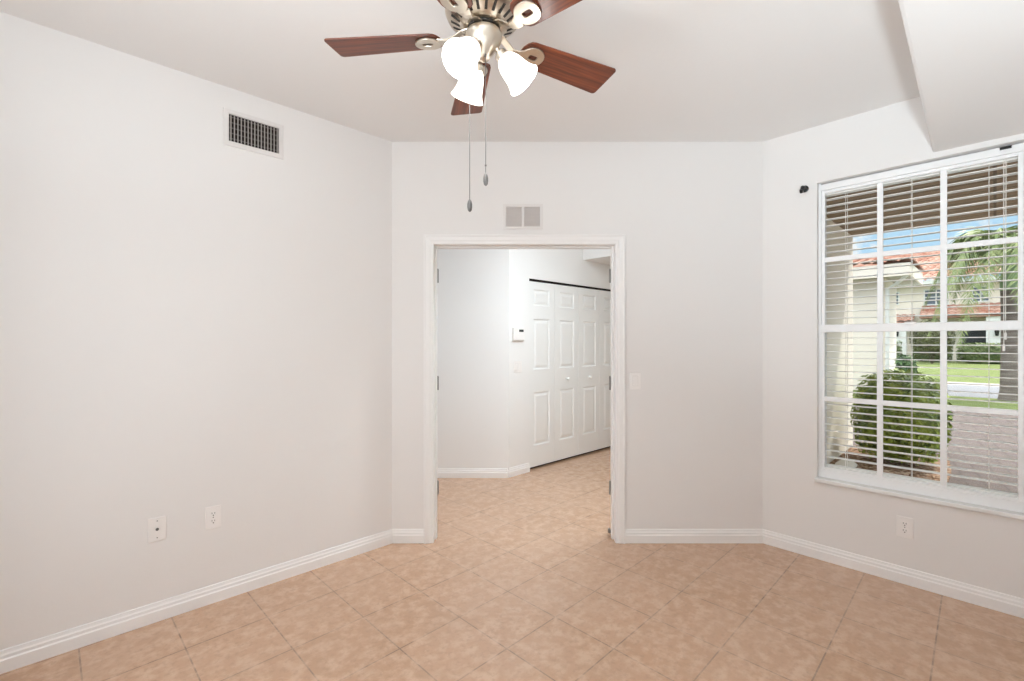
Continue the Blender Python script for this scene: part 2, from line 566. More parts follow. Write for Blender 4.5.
for sx in (0, 1):
    for z in (1.84, 1.075, 0.33):
        mb = MB()
        x = a0 if sx == 0 else a1
        s = 1 if sx == 0 else -1
        x0, x1 = sorted((x, x + s * 0.0035))
        mb.box(x0, x1, DT - 0.040, DT - 0.004, z - 0.045, z + 0.045)
        mb.tube([(x + s * 0.006, DT + 0.004, z - 0.047), (x + s * 0.006, DT + 0.004, z + 0.047)], 0.0065, 10)
        mb.tube([(x + s * 0.006, DT + 0.004, z + 0.047), (x + s * 0.006, DT + 0.004, z + 0.053)], 0.0045, 10)
        h = mb.build('hinge', M['hinge'], door)
        h['label'] = 'grey steel hinge on the jamb'
mb = MB()
mb.lathe([(0.010, 0), (0.010, 0.02), (0.007, 0.03)], 12, Matrix.Translation((a1 - 0.016, DT - 0.02, 0.02)))
mb.box(a1 - 0.014, a1, DT - 0.026, DT - 0.014, 0.022, 0.034)
h = mb.build('door_bumper', M['hinge'], door)
h['label'] = 'small dark bumper low on the jamb'

# ------------------------------------------------------------------ bifold closet doors
def panel_leaf(w, h):
    """a moulded three-panel leaf: x 0..w, front face at y=0, back at y=.032"""
    mb = MB()
    t = 0.032
    xs = [0.0, 0.082, w - 0.082, w]
    zs = [0.0, 0.225, 0.80, 1.045, 1.59, 1.735, 1.91, h]
    mb.box(0, w, 0.012, t, 0, h)
    mb.box(0, xs[1], 0, 0.012, 0, h)
    mb.box(xs[2], w, 0, 0.012, 0, h)
    for z0, z1 in ((0, zs[1]), (zs[2], zs[3]), (zs[4], zs[5]), (zs[6], h)):
        mb.box(xs[1], xs[2], 0, 0.012, z0, z1)
    for z0, z1 in ((zs[1], zs[2]), (zs[3], zs[4]), (zs[5], zs[6])):
        a, b_ = xs[1], xs[2]
        # bevelled moulding slope down into the panel, then raised field
        def ring(i, y):
            return [(a + i, y, z0 + i), (b_ - i, y, z0 + i), (b_ - i, y, z1 - i), (a + i, y, z1 - i)]
        rs = [ring(0, 0), ring(0.010, 0.010), ring(0.022, 0.010), ring(0.045, 0.002)]
        vs = sum(rs, [])
        fs = []
        for k in range(3):
            for j in range(4):
                j2 = (j + 1) % 4
                fs.append((k * 4 + j, k * 4 + j2, k * 4 + 4 + j2, k * 4 + 4 + j))
        fs.append((12, 13, 14, 15))
        mb.add(vs, fs)
    return mb


LW = (CX1 - CX0 - 0.008) / 4
def bifold(x0, knob_leaf, name, label):
    r = empty(name, (x0, HC + 0.02, 0.028))
    tag(r, label, 'closet door', 'white bifold closet doors in the hall')
    for k in range(2):
        lf = panel_leaf(LW - 0.003, 1.992).build('door_leaf', M['door'], r)
        lf.location = (k * LW + 0.0015, 0, 0)
        if k == knob_leaf:
            mb = MB()
            mb.lathe([(0.010, 0), (0.008, 0.012), (0.016, 0.020), (0.019, 0.028), (0.014, 0.036), (0.004, 0.039)], 16, Matrix.Rotation(R(90), 4, 'X'))
            kb = mb.build('knob', M['door'], lf, smooth=True)
            kb.location = (LW / 2 - 0.002, 0.0, 0.915)
    return r


bifold(CX0 + 0.004, 1, 'bifold_door', 'white panelled bifold closet door beside the thermostat')
bifold(CX0 + 0.004 + 2 * LW, 0, 'bifold_door', 'white panelled bifold closet door cut off by the doorway edge, farther from the thermostat')
mb = MB()
mb.box(CX0, CX1, HC + 0.012, HC + 0.052, CH - 0.018, CH)
struct(mb.build('trim_closet_track', M['dark']))
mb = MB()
mb.box(CX0 + 0.0, CX1, HC + 0.062, HC + 0.60, 0.001, 0.004)  # dark sheet over the floor, standing in for shade below the doors
struct(mb.build('trim_closet_shade', M['dark']))

# ------------------------------------------------------------------ thermostat and hall switch
r = tag(empty('thermostat', (3.37, HC, 1.452)), 'white wall thermostat with a dark display beside the closet', 'thermostat')
MB().box(-0.078, 0.078, -0.030, 0, -0.066, 0.066).build('body', M['plate'], r, bevel=0.006)
o = MB().box(-0.004, 0.060, -0.0315, -0.029, 0.022, 0.046).build('display', M['lcd'], r)
o['label'] = 'dark thermostat display'
MB().box(-0.070, 0.070, -0.032, -0.029, -0.060, -0.002).build('flip_cover', M['plate'], r, bevel=0.001)


def rocker_plate(name, w, n_sw, label, loc, rz):
    r_ = tag(empty(name, loc, rz), label, 'light switch')
    MB().box(-w / 2, w / 2, -0.006, 0, -0.058, 0.058).build('wall_plate', M['plate'], r_, bevel=0.0025)
    for k in range(n_sw):
        x = (k - (n_sw - 1) / 2) * 0.046
        mb_ = MB()
        mb_.prism([(0, -0.033), (0, 0.033), (-0.0068, 0.033), (-0.0095, -0.033)], x - 0.0165, x + 0.0165, 'x', Matrix.Translation((0, 0, 0)))
        mb_.build('rocker', M['plate'], r_, bevel=0.001)
        MB().box(x - 0.019, x + 0.019, -0.0064, -0.004, -0.0355, 0.0355).build('rocker_recess', M['grille'], r_)
    return r_


rocker_plate('light_switch', 0.116, 2, 'white double switch plate under the hall thermostat', (3.372, HC, 1.112), 0)
rocker_plate('light_switch', 0.076, 1, 'white single rocker switch on the wall beside the doorway', D(0.842, DY, 1.104), DIAG)


# ------------------------------------------------------------------ outlets
def plate_root(name, label, cat, loc, rz):
    r_ = tag(empty(name, loc, rz), label, cat)
    MB().box(-0.037, 0.037, -0.0065, 0, -0.059, 0.059).build('wall_plate', M['plate'], r_, bevel=0.003)
    return r_


def duplex(label, loc, rz):
    r_ = plate_root('power_outlet', label, 'outlet', loc, rz)
    for s in (1, -1):
        mb_ = MB()
        pts = [(0.0165 * math.cos(2 * math.pi * k / 20), max(-0.0135, min(0.0135, 0.0185 * math.sin(2 * math.pi * k / 20))) + s * 0.0195) for k in range(20)]
        mb_.prism(pts, -0.0085, -0.005, 'y')
        rc = mb_.build('receptacle', M['plate'], r_)
        m2 = MB()
        m2.box(-0.0075, -0.0050, -0.0090, -0.0080, s * 0.0195 - 0.001, s * 0.0195 + 0.008)
        m2.box(0.0050, 0.0075, -0.0090, -0.0080, s * 0.0195 - 0.001, s * 0.0195 + 0.007)
        m2.lathe([(0.0032, 0), (0.0032, 0.001)], 10, Matrix.Translation((0, -0.0080, s * 0.0195 - 0.008)) @ Matrix.Rotation(R(90), 4, 'X'))
        sl = m2.build('slot_holes', M['void'], rc)
        sl['label'] = 'dark plug slots'
    MB().lathe([(0.003, 0), (0.0025, 0.0012)], 10, Matrix.Translation((0, -0.0065, 0)) @ Matrix.Rotation(R(90), 4, 'X')).build('screw', M['hinge'], r_)
    return r_


duplex('white duplex power outlet low on the wall near the cable jack', (CL.x - 1.05, WV, 0.447), 0)
duplex('white duplex power outlet low on the wall under the window', (WU, CR.y - 0.747, 0.319), R(-90))
r = plate_root('cable_jack', 'white coaxial cable wall plate with one dark jack', 'cable jack', (CL.x - 1.286, WV, 0.450), 0)
mb = MB()
mb.lathe([(0.0070, 0), (0.0070, 0.003), (0.0045, 0.003), (0.0045, 0.010)], 12, Matrix.Translation((0, -0.006, 0)) @ Matrix.Rotation(R(90), 4, 'X'))
o = mb.build('jack', M['void'], r)
o['label'] = 'dark metal cable jack'
for s in (1, -1):
    MB().lathe([(0.003, 0), (0.0025, 0.0012)], 10, Matrix.Translation((0, -0.0065, s * 0.041)) @ Matrix.Rotation(R(90), 4, 'X')).build('screw', M['hinge'], r)

# ------------------------------------------------------------------ supply register high on the left wall
r = tag(empty('air_register', (CL.x - 0.852, WV, 2.525)), 'white supply air register with dark vanes high on the wall', 'air vent')
W2, H2, w2, h2 = 0.1525, 0.100, 0.125, 0.072
mb = MB()
prof = [((W2, H2), 0.0), ((W2 - 0.003, H2 - 0.003), -0.006), ((w2 + 0.003, h2 + 0.003), -0.009), ((w2, h2), -0.004)]
vs = []
for (a, c), y in prof:
    vs += [(-a, y, -c), (a, y, -c), (a, y, c), (-a, y, c)]
fs = []
for k in range(3):
    for j in range(4):
        fs.append((k * 4 + j, k * 4 + (j + 1) % 4, k * 4 + 4 + (j + 1) % 4, k * 4 + 4 + j))
mb.add(vs, fs)
mb.build('frame', M['grille'], r)
MB().box(-w2, w2, -0.0012, -0.0004, -h2, h2).build('duct', M['dark'], r)
mb = MB()
for k in range(15):
    x = -w2 + 0.0085 + k * (2 * w2 - 0.017) / 14
    mb.box(-0.0026, 0.0026, -0.0078, -0.0055, -h2, h2, Matrix.Translation((x, 0, 0)))
mb.build('vane_grid', M['vane'], r)
mb = MB()
for k in range(5):
    z = -h2 + (k + 0.5) * 2 * h2 / 5
    mb.box(-w2, w2, -0.0050, -0.0020, z - 0.0018, z + 0.0018)
mb.build('rear_vane_grid', M['void'], r)
for s in (1, -1):
    MB().lathe([(0.004, 0), (0.003, 0.002)], 10, Matrix.Translation((s * 0.139, -0.0075, 0)) @ Matrix.Rotation(R(90), 4, 'X')).build('screw', M['grille'], r)

# ------------------------------------------------------------------ return grille over the doorway
r = tag(empty('return_grille', D(0.075, DY, 2.227), DIAG), 'white two-panel return grille centred over the doorway', 'air vent')
mb = MB()
W2, H2 = 0.137, 0.086
o_ = [(-W2, -H2), (W2, -H2), (W2, H2), (-W2, H2)]
mb.box(-W2, -0.116, -0.007, 0, -H2, H2)
mb.box(0.116, W2, -0.007, 0, -H2, H2)
mb.box(-0.116, 0.116, -0.007, 0, -H2, -0.067)
mb.box(-0.116, 0.116, -0.007, 0, 0.067, H2)
mb.box(-0.009, 0.009, -0.007, 0, -0.067, 0.067)
mb.build('frame', M['grille'], r, bevel=0.0015)
for s in (1, -1):
    x0, x1 = (0.009, 0.116) if s > 0 else (-0.116, -0.009)
    mb = MB()
    for k in range(14):
        z = -0.067 + (k + 0.5) * 0.134 / 14
        mb.prism([(-0.0062, z - 0.0050), (-0.0050, z - 0.0055), (-0.0005, z + 0.0042), (-0.0015, z + 0.0046)], x0, x1, 'x')
    mb.build('louvre_panel', M['return_blade'], r)
MB().box(-0.116, 0.116, -0.0006, -0.0002, -0.067, 0.067).build('duct', M['return_blade'], r)

# ------------------------------------------------------------------ curtain rod bracket
r = tag(empty('curtain_bracket', (WU, CR.y - 0.252, 2.356)), 'small black curtain rod bracket on the wall beside the window', 'bracket')
MB().lathe([(0.022, 0), (0.022, 0.005), (0.014, 0.009)], 16, Matrix.Rotation(R(-90), 4, 'Y')).build('base_plate', M['black'], r, smooth=True)
mb = MB()
mb.tube([(-0.004, 0, 0), (-0.030, 0, 0.002), (-0.052, 0, 0.000), (-0.060, 0, -0.012), (-0.066, 0, -0.030), (-0.078, 0, -0.036), (-0.088, 0, -0.024)], [0.012, 0.011, 0.011, 0.011, 0.011, 0.010, 0.009], 10)
mb.build('hook', M['black'], r, smooth=True)

# ------------------------------------------------------------------ window
win = struct(empty('window_1', (WU + 0.115, 0, 0)))
fy0, fy1, fz0, fz1 = WY0, WY1, WZ0, WZ1
def frame_ring(mb_, y0, y1, z0, z1, t, x0, x1):
    mb_.box(x0, x1, y0, y0 + t, z0, z1)
    mb_.box(x0, x1, y1 - t, y1, z0, z1)
    mb_.box(x0, x1, y0 + t, y1 - t, z0, z0 + t)
    mb_.box(x0, x1, y0 + t, y1 - t, z1 - t, z1)
    return mb_
mb = MB()
for y0_, y1_, z0_, z1_ in ((fy0, fy0 + 0.014, fz0, fz1), (fy1 - 0.014, fy1, fz0, fz1), (fy0 + 0.014, fy1 - 0.014, fz0, fz0 + 0.050), (fy0 + 0.014, fy1 - 0.014, fz1 - 0.046, fz1 - 0.007)):
    mb.box(-0.080, 0.065, y0_, y1_, z0_, z1_)
mb.build('window_frame', M['vinyl'], win, bevel=0.002)
MID = 1.455
def sash(name, z0, z1, x0, x1):
    ro = MB()
    st = 0.018
    y0, y1 = fy0 + 0.014, fy1 - 0.014
    frame_ring(ro, y0, y1, z0, z1, st, x0, x1)
    o_s = ro.build(name, M['vinyl'], win, bevel=0.002)
    m_ = MB()
    wy = (y1 - y0 - 2 * st)
    xm = (x0 + x1) / 2
    for k in (1, 2):
        yy = y0 + st + wy * k / 3
        m_.box(xm - 0.009, xm + 0.009, yy - 0.014, yy + 0.014, z0 + st, z1 - st)
    zz = (z0 + z1) / 2
    m_.box(xm - 0.0085, xm + 0.0085, y0 + st, y1 - st, zz - 0.015, zz + 0.015)
    m_.build('muntin_grid', M['vinyl'], o_s, bevel=0.002)
    MB().box(0.050, 0.054, y0, y1, z0 + 0.004, z1 - 0.004).build('window_glass', M['glass'], o_s)
    return o_s
sash('upper_sash', MID - 0.004, fz1 - 0.046, -0.066, -0.046)
sash('lower_sash', fz0 + 0.050, MID + 0.004, -0.076, -0.052)
MB().box(-0.084, -0.05, fy0 + 0.014, fy1 - 0.014, MID - 0.024, MID + 0.024).build('meeting_rail', M['vinyl'], win, bevel=0.003)
mb = MB()
mb.box(-0.096, -0.082, 0.31, 0.36, MID + 0.016, MID + 0.030)
mb.build('sash_lock', M['vinyl'], win, bevel=0.003)
mb = MB()
mb.box(-0.088, -0.078, CR.y - 0.319 - 0.842, CR.y - 0.319 - 0.800, fz1 - 0.022, fz1 - 0.010)
o = mb.build('latch', M['black'], win)
o['label'] = 'small dark latch on the window head'
# stone stool under the window, its nose just proud of the wall
struct(MB().box(WU - 0.022, WU + 0.17, WY0 - 0.012, WY1 + 0.012, WZ0 - 0.025, WZ0).build('window_sill', M['sill'], bevel=0.006))

# ------------------------------------------------------------------ venetian blind
bl = tag(empty('venetian_blind', (WU + 0.108, 0, 0)), 'white venetian blind with open slats hung behind the window grid', 'blind')
by0, by1 = WY0 + 0.018, WY1 - 0.018
TOPZ = WZ1 - 0.048
MB().box(-0.025, 0.025, by0 + 0.002, by1 - 0.002, TOPZ - 0.022, TOPZ).build('headrail', M['blind'], bl, bevel=0.002)
mb = MB()
NS, PIT = 40, 0.0424
z_first = TOPZ - 0.045
slat_z = [z_first - k * PIT for k in range(NS)]
for z in slat_z:
    k5 = [(-0.0205, -0.0002), (-0.011, 0.0006), (0, 0.0009), (0.011, 0.0006), (0.0205, -0.0002)]
    poly = [(x, z + h) for x, h in k5] + [(x, z + h - 0.0040) for x, h in reversed(k5)]
    mb.prism(poly, by0 + 0.003, by1 - 0.003, 'y')
mb.build('slat_set', M['blind'], bl)
zb = WZ0 + 0.066
MB().box(-0.026, 0.026, by0 + 0.003, by1 - 0.003, zb - 0.012, zb + 0.006).build('bottom_rail', M['blind'], bl, bevel=0.003)
for y in (CR.y - 0.319 - 0.135, CR.y - 0.319 - 0.448, CR.y - 0.319 - 0.761):
    mb = MB()
    for x in (-0.0265, 0.0265):
        mb.tube([(x, y, TOPZ - 0.02), (x, y, zb)], 0.0013, 6)
    for z in slat_z:
        mb.tube([(-0.0265, y, z - 0.0045), (0.0265, y, z - 0.0045)], 0.0006, 4)
    mb.build('ladder_cord', M['cord'], bl)
yc = CR.y - 0.319 - 0.815
mb = MB()
mb.tube([(-0.029, yc, TOPZ - 0.01), (-0.030, yc, 1.36)], 0.0016, 6)
mb.tube([(-0.029, yc - 0.008, TOPZ - 0.01), (-0.030, yc - 0.006, 1.42)], 0.0016, 6)
cd = mb.build('pull_cord', M['cord'], bl)
for dy, z in ((0, 1.36), (-0.006, 1.42)):
    t_ = MB().lathe([(0.003, 0), (0.005, -0.008), (0.006, -0.034), (0.003, -0.038)], 10).build('tassel', M['blind'], cd, smooth=True)
    t_.location = (-0.030, yc + dy, z)

# ------------------------------------------------------------------ ceiling fan
FC = D(-0.098, 1.616)
fan = tag(empty('ceiling_fan', (FC.x, FC.y, CEIL), DIAG), 'brushed nickel ceiling fan with five cherry blades and three lit glass shades', 'ceiling fan')
zf = lambda z: z - CEIL
MB().lathe([(0.075, 0), (0.075, zf(2.70)), (0.055, zf(2.665)), (0.022, zf(2.655))], 32).build('ceiling_canopy', M['nickel'], fan, smooth=True)
MB().lathe([(0.0135, zf(2.67)), (0.0135, zf(2.60))], 16).build('downrod', M['nickel'], fan, smooth=True)
hs = MB().lathe([(0.028, zf(2.625)), (0.060, zf(2.618)), (0.105, zf(2.598)), (0.128, zf(2.570)), (0.135, zf(2.535)), (0.134, zf(2.510)), (0.126, zf(2.492)), (0.072, zf(2.462)), (0.060, zf(2.460))], 48).build('motor_housing', M['nickel'], fan, smooth=True)
mb = MB()
sl = math.atan2(0.030, 0.054)
for k in range(22):
    mx = Matrix.Rotation(2 * math.pi * k / 22, 4, 'Z') @ Matrix.Translation((0.0985, 0, zf(2.4762))) @ Matrix.Rotation(-sl, 4, 'Y')
    mb.box(-0.017, 0.017, -0.0046, 0.0046, -0.0012, 0.0015, mx)
o = mb.build('vent_slot_ring', M['nickel_dark'], hs)
o['label'] = 'dark cooling slots'
MB().lathe([(0.056, zf(2.466)), (0.056, zf(2.452)), (0.050, zf(2.450)), (0.050, zf(2.444))], 32).build('flywheel', M['nickel_dark'], fan, smooth=True)
# switch cup and light fitter
fit = MB().lathe([(0.046, zf(2.447)), (0.060, zf(2.443)), (0.064, zf(2.436)), (0.0635, zf(2.425)), (0.058, zf(2.408)), (0.046, zf(2.388)), (0.034, zf(2.372)), (0.026, zf(2.362)), (0.020, zf(2.352)), (0.009, zf(2.345)), (0.004, zf(2.342))], 36).build('light_fitter', M['nickel'], fan, smooth=True)
# blade: local x outward; root at .150
def blade_mb():
    out = []
    r0, r1, wa, wb, rc = 0.148, 0.550, 0.056, 0.073, 0.014
    for k in range(9):                         # rounded root
        a = R(90 + 180 * k / 8)
        out.append((r0 + 0.035 + 0.035 * math.cos(a), wa * math.sin(a)))
    for cx, cy, s0 in ((r1 - rc, -wb + rc, 270), (r1 - rc, wb - rc, 0)):
        for k in range(6):
            a = R(s0 + 90 * k / 5)
            out.append((cx + rc * math.cos(a), cy + rc * math.sin(a)))
    return MB().prism(out, -0.003, 0.003)


def iron_mb():
    mb_ = MB()
    # ring plate under the blade, with its window
    n_ = 28
    ov, iv = [], []
    for k in range(n_):
        a = 2 * math.pi * k / n_
        c, s = math.cos(a), math.sin(a)
        ov.append((0.198 + 0.046 * c, 0.043 * s))
        e = 0.45
        iv.append((0.200 + 0.017 * math.copysign(abs(c) ** e, c), 0.010 * math.copysign(abs(s) ** e, s)))
    vs_, fs_ = [], []
    for z in (-0.0115, -0.0035):
        vs_ += [(x, y, z) for x, y in ov] + [(x, y, z) for x, y in iv]
    for k in range(n_):
        k2 = (k + 1) % n_
        fs_ += [(k, k2, n_ + k2, n_ + k), (2 * n_ + k, 3 * n_ + k, 3 * n_ + k2, 2 * n_ + k2),
                (k, 2 * n_ + k, 2 * n_ + k2, k2), (n_ + k, n_ + k2, 3 * n_ + k2, 3 * n_ + k)]
    mb_.add(vs_, fs_)
    # S-curved arm from the flywheel to the ring
    pts = [(0.050, 0, 0.024), (0.075, 0, 0.020), (0.098, 0.004, 0.006), (0.118, 0.010, -0.008), (0.140, 0.012, -0.012), (0.160, 0.008, -0.010)]
    ws = [0.016, 0.015, 0.013, 0.014, 0.020, 0.026]
    v2, f2 = [], []
    for (x, y, z), w_ in zip(pts, ws):
        v2 += [(x, y - w_, z), (x, y + w_, z), (x, y + w_, z + 0.006), (x, y - w_, z + 0.006)]
    for i in range(len(pts) - 1):
        for j in range(4):
            j2 = (j + 1) % 4
            f2.append((i * 4 + j, i * 4 + j2, i * 4 + 4 + j2, i * 4 + 4 + j))
    f2 += [(3, 2, 1, 0), tuple(len(v2) - 4 + j for j in range(4))]
    mb_.add(v2, f2)
    return mb_


ZB = zf(2.427)
ang0 = 102
bl0 = None
for k in range(5):
    th = R(ang0 + 72 * k)
    if k == 0:
        bl0 = blade_mb().build('fan_blade', M['wood'], fan, bevel=0.0015)
        ir0 = iron_mb().build('blade_iron', M['nickel'], bl0, bevel=0.002)
        ir0['label'] = 'brushed nickel blade bracket'
        b_o = bl0
    else:
        b_o = copy_tree(bl0, fan)
    b_o.matrix_local = Matrix.Translation((0, 0, ZB)) @ Matrix.Rotation(th, 4, 'Z') @ Matrix.Rotation(R(-11), 4, 'X')

# three lights: arm, socket, bell shade, bulb
TILT = R(42)
def shade_mb():
    prof = [(0.019, 0.0), (0.026, 0.004), (0.034, 0.014), (0.041, 0.030), (0.045, 0.050), (0.048, 0.070), (0.051, 0.084), (0.057, 0.099), (0.062, 0.108)]
    inner = [(r_ - 0.0025, z_) for r_, z_ in reversed(prof)]
    full = prof + [(0.0615, 0.1095)] + inner
    return MB().lathe(full, 36, caps=False)


sh0 = None
for az in (0, 120, 240):
    ax = Vector((math.sin(TILT), 0, -math.cos(TILT)))
    neck = Vector((0.067, 0, zf(2.359)))
    mx = Matrix.Rotation(R(az), 4, 'Z') @ Matrix.Translation(neck) @ Vector((0, 0, 1)).rotation_difference(ax).to_matrix().to_4x4()
    arm = MB()
    arm.tube([(0.030, 0, zf(2.390)), (0.046, 0, zf(2.388)), tuple(neck - ax * 0.012)], 0.009, 10, Matrix.Rotation(R(az), 4, 'Z'))
    arm.lathe([(0.014, -0.022), (0.0225, -0.016), (0.0235, 0.006), (0.020, 0.008)], 20, mx)
    arm.build('light_arm', M['nickel'], fan, smooth=True)
    s_o = shade_mb().build('lamp_shade', M['shade'], fan, smooth=True)
    s_o.matrix_local = mx
    s_o['label'] = 'lit frosted glass bell shade'
    b_o = MB().lathe([(0.010, 0.008), (0.012, 0.025), (0.022, 0.045), (0.027, 0.062), (0.022, 0.080), (0.008, 0.089)], 20).build('bulb', M['bulb'], s_o, smooth=True)
    # the lamp's own light, at the mouth of its shade
    p = lamp('fan_lamp', 'POINT', (0, 0, 0), 3.3, (0.97, 0.97, 0.945), shadow_soft_size=0.03)
    p.parent = fan
    p.matrix_local = Matrix.Rotation(R(az), 4, 'Z') @ Matrix.Translation(neck + ax * 0.125)

# pull chains
for (X, Y, z0, z1, nm) in ((-0.1445 + 0.098, 1.59 - 1.616, 2.375, 1.858, 'longer'), (-0.0895 + 0.098, 1.585 - 1.616, 2.350, 1.945, 'shorter')):
    mb = MB()
    mb.tube([(X, Y, zf(z0)), (X, Y, zf(z1))], 0.0015, 6)
    mb.tube([(X, Y, zf(z0)), (0, 0, zf(z0) + 0.005)], 0.003, 6)
    if nm == 'shorter':
        mb.lathe([(0.001, 0.004), (0.0035, 0.002), (0.0035, -0.002), (0.001, -0.004)], 8, Matrix.Translation((X, Y, zf(1.972))))
    ch = mb.build('pull_chain', M['chain'], fan)
    fb = MB().lathe([(0.002, 0), (0.006, -0.006), (0.0085, -0.016), (0.0085, -0.028), (0.0065, -0.038), (0.002, -0.043)], 14).build('chain_fob', M['chain'], ch, smooth=True)
    fb.location = (X, Y, zf(z1))

# ------------------------------------------------------------------ outdoors: ground
GZ = -0.12
struct(MB().box(WU + 0.19, 14.7, -30, 20, GZ - 0.2, GZ).build('driveway', M['pavers']))
stuff(MB().box(14.7, 17.69, -30, 20, GZ - 0.2, GZ).build('grass_strip', M['lawn']), 'bright green grass strip between the driveway and the street', 'grass')
struct(MB().box(17.7, 22.4, -40, 2.27, GZ - 0.2, GZ).build('road', M['road']))
struct(MB().box(22.4, 24.0, -40, 2.27, GZ - 0.2, GZ + 0.0).build('sidewalk', M['kerb']))
stuff(MB().box(24.0, 62, -60, 50, GZ - 0.2, GZ).build('front_lawn', M['lawn']), 'wide green lawn across the street before the far house', 'grass')
# mulch bed against the house
mb = MB()
bed = [(3.66, 0.36), (3.66, 1.38), (8.0, 1.38), (8.1, 1.0), (8.0, 0.40), (7.2, 0.34), (5.5, 0.35)]
mb.prism(bed, GZ, GZ + 0.035)
stuff(mb.build('mulch_bed', M['mulch']), 'brown bark mulch bed along the stucco wall', 'mulch')
mb = MB()
for k in range(900):
    x, y = rnd.uniform(4.6, 7.9), rnd.uniform(0.44, 1.32)
    if math.hypot(x - 7.25, y - 0.80) < 0.58 or math.hypot(x - 6.55, y - 1.2) < 0.26:
        continue
    mx = Matrix.Translation((x, y, GZ + 0.052)) @ Matrix.Rotation(rnd.uniform(0, 6.3), 4, 'Z') @ Matrix.Rotation(rnd.uniform(-0.4, 0.4), 4, 'X')
    a, b_ = rnd.uniform(0.015, 0.045), rnd.uniform(0.006, 0.015)
    mb.box(-a, a, -b_, b_, -0.004, 0.004, mx)
stuff(mb.build('bark_chips', M['bark_chip']), 'loose tan bark chips over the mulch bed', 'bark chips')
mb = MB()
mb.lathe([(0.11, 0.0), (0.13, 0.01), (0.15, 0.03), (0.10, 0.065), (0.02, 0.075)], 12, Matrix.Translation((6.55, 1.20, GZ + 0.0355)) @ Matrix.Diagonal((1.3, 0.7, 1, 1)))
tag(mb.build('stone', M['stone'], smooth=True), 'pale flat stone in the mulch by the stucco wall', 'stone')

# own house outside: side wall and deep porch eave
struct(MB().box(WU + 0.20, 8.07, 1.40, 1.60, GZ - 0.1, 3.0).build('wall_porch', M['stucco']))
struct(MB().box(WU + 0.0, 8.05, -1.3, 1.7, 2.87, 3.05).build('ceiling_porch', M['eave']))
struct(MB().box(8.05, 8.10, -1.3, 1.7, 2.875, 3.20).build('trim_fascia', M['fascia']))
struct(MB().box(-0.8, 8.05, -1.3, 5.0, 3.05, 3.2).build('roof_house', M['terracotta']))
struct(MB().box(WU + 0.0, WU + 0.20, -7, -0.66, GZ - 0.1, 2.87).build('wall_facade', M['stucco']))


def tile_roof(mb_, p00, p10, p01, p11, pitch, rows, amp=0.06):
    """barrel tiles between an eave edge p00-p10 and a ridge edge p01-p11"""
    p00, p10, p01, p11 = map(Vector, (p00, p10, p01, p11))
    nc = max(2, int((p10 - p00).length / pitch))
    nrm = (p10 - p00).cross(p01 - p00).normalized()
    if nrm.z < 0:
        nrm = -nrm
    per = 6
    cols = nc * per + 1
    vs, fs = [], []
    for r_ in range(rows):
        for e in (0, 1):
            t = (r_ + e) / rows
            lift = 0.035 if e == 0 else 0.0
            for c in range(cols):
                s = c / (cols - 1)
                base = (p00.lerp(p10, s)).lerp(p01.lerp(p11, s), t)
                h_ = abs(math.sin(math.pi * (c / per))) * amp + lift
                vs.append(base + nrm * h_)
    for i in range(rows * 2 - 1):
        for c in range(cols - 1):
            fs.append((i * cols + c, i * cols + c + 1, (i + 1) * cols + c + 1, (i + 1) * cols + c))
    mb_.add(vs, fs)
    return mb_


# ------------------------------------------------------------------ house wing beyond the porch
wg = tag(empty('house_wing', (18.8, 5.0, GZ)), 'cream stucco house wing with tiled eave just beyond the porch wall', 'building')
def part(mb_, name, m, root):
    o_ = mb_.build(name, m)
    o_.parent = root
    o_.matrix_parent_inverse = Matrix.Translation(-Vector(root.location))
    return o_
part(MB().box(17.7, 20.0, 2.28, 12.0, GZ, 3.32), 'wall', M['stucco_far'], wg)
part(MB().box(17.2, 20.4, 1.70, 12.4, 3.28, 3.36), 'soffit', M['olive_soffit'], wg)
mb = MB()
mb.box(17.15, 17.20, 1.66, 12.4, 3.26, 3.62)
mb.box(17.20, 20.4, 1.65, 1.70, 3.26, 3.62)
part(mb, 'fascia', M['stucco_far'], wg)
mb = MB()
tile_roof(mb, (17.1, 1.6, 3.64), (17.1, 12.5, 3.64), (18.8, 3.2, 4.02), (18.8, 11.0, 4.02), 0.30, 6)
tile_roof(mb, (17.1, 1.6, 3.64), (20.5, 1.6, 3.64), (18.8, 3.2, 4.02), (18.85, 3.2, 4.02), 0.30, 6)
part(mb, 'roof', M['terracotta'], wg)
mb = MB()
mb.tube([(17.3, 1.72, 3.30), (17.45, 1.95, 3.10), (17.64, 2.22, 2.95), (17.64, 2.22, GZ + 0.02)], 0.05, 8)
part(mb, 'downspout', M['fascia'], wg)

# ------------------------------------------------------------------ house across the street
fh = tag(empty('far_house', (50, 3, GZ)), 'two storey cream house with terracotta tile roofs across the street', 'building')
part(MB().box(50, 62, -16, 17, GZ, 6.0), 'wall', M['stucco_far'], fh)
part(MB().box(49.2, 62.5, -16.6, 17.6, 5.95, 6.10), 'soffit', M['olive_soffit'], fh)
part(MB().box(49.15, 49.25, -16.6, 17.6, 5.95, 6.22), 'fascia', M['fascia'], fh)
mb = MB()
tile_roof(mb, (49.1, 17.7, 6.2), (49.1, -16.7, 6.2), (56, 9.5, 9.6), (56, -10, 9.6), 0.55, 12, 0.17)
tile_roof(mb, (49.1, 17.7, 6.2), (63, 17.7, 6.2), (56, 9.5, 9.6), (56.1, 9.5, 9.6), 0.40, 10, 0.10)
part(mb, 'roof', M['terracotta'], fh)
mb = MB()
tile_roof(mb, (48.0, 4.1, 3.35), (48.0, -9.0, 3.35), (50.0, 4.1, 4.25), (50.0, -9.0, 4.25), 0.40, 4, 0.08)
mb.box(48.05, 50.0, -9.0, 4.1, 3.22, 3.34)
part(mb, 'porch_roof', M['terracotta'], fh)
mb = MB()
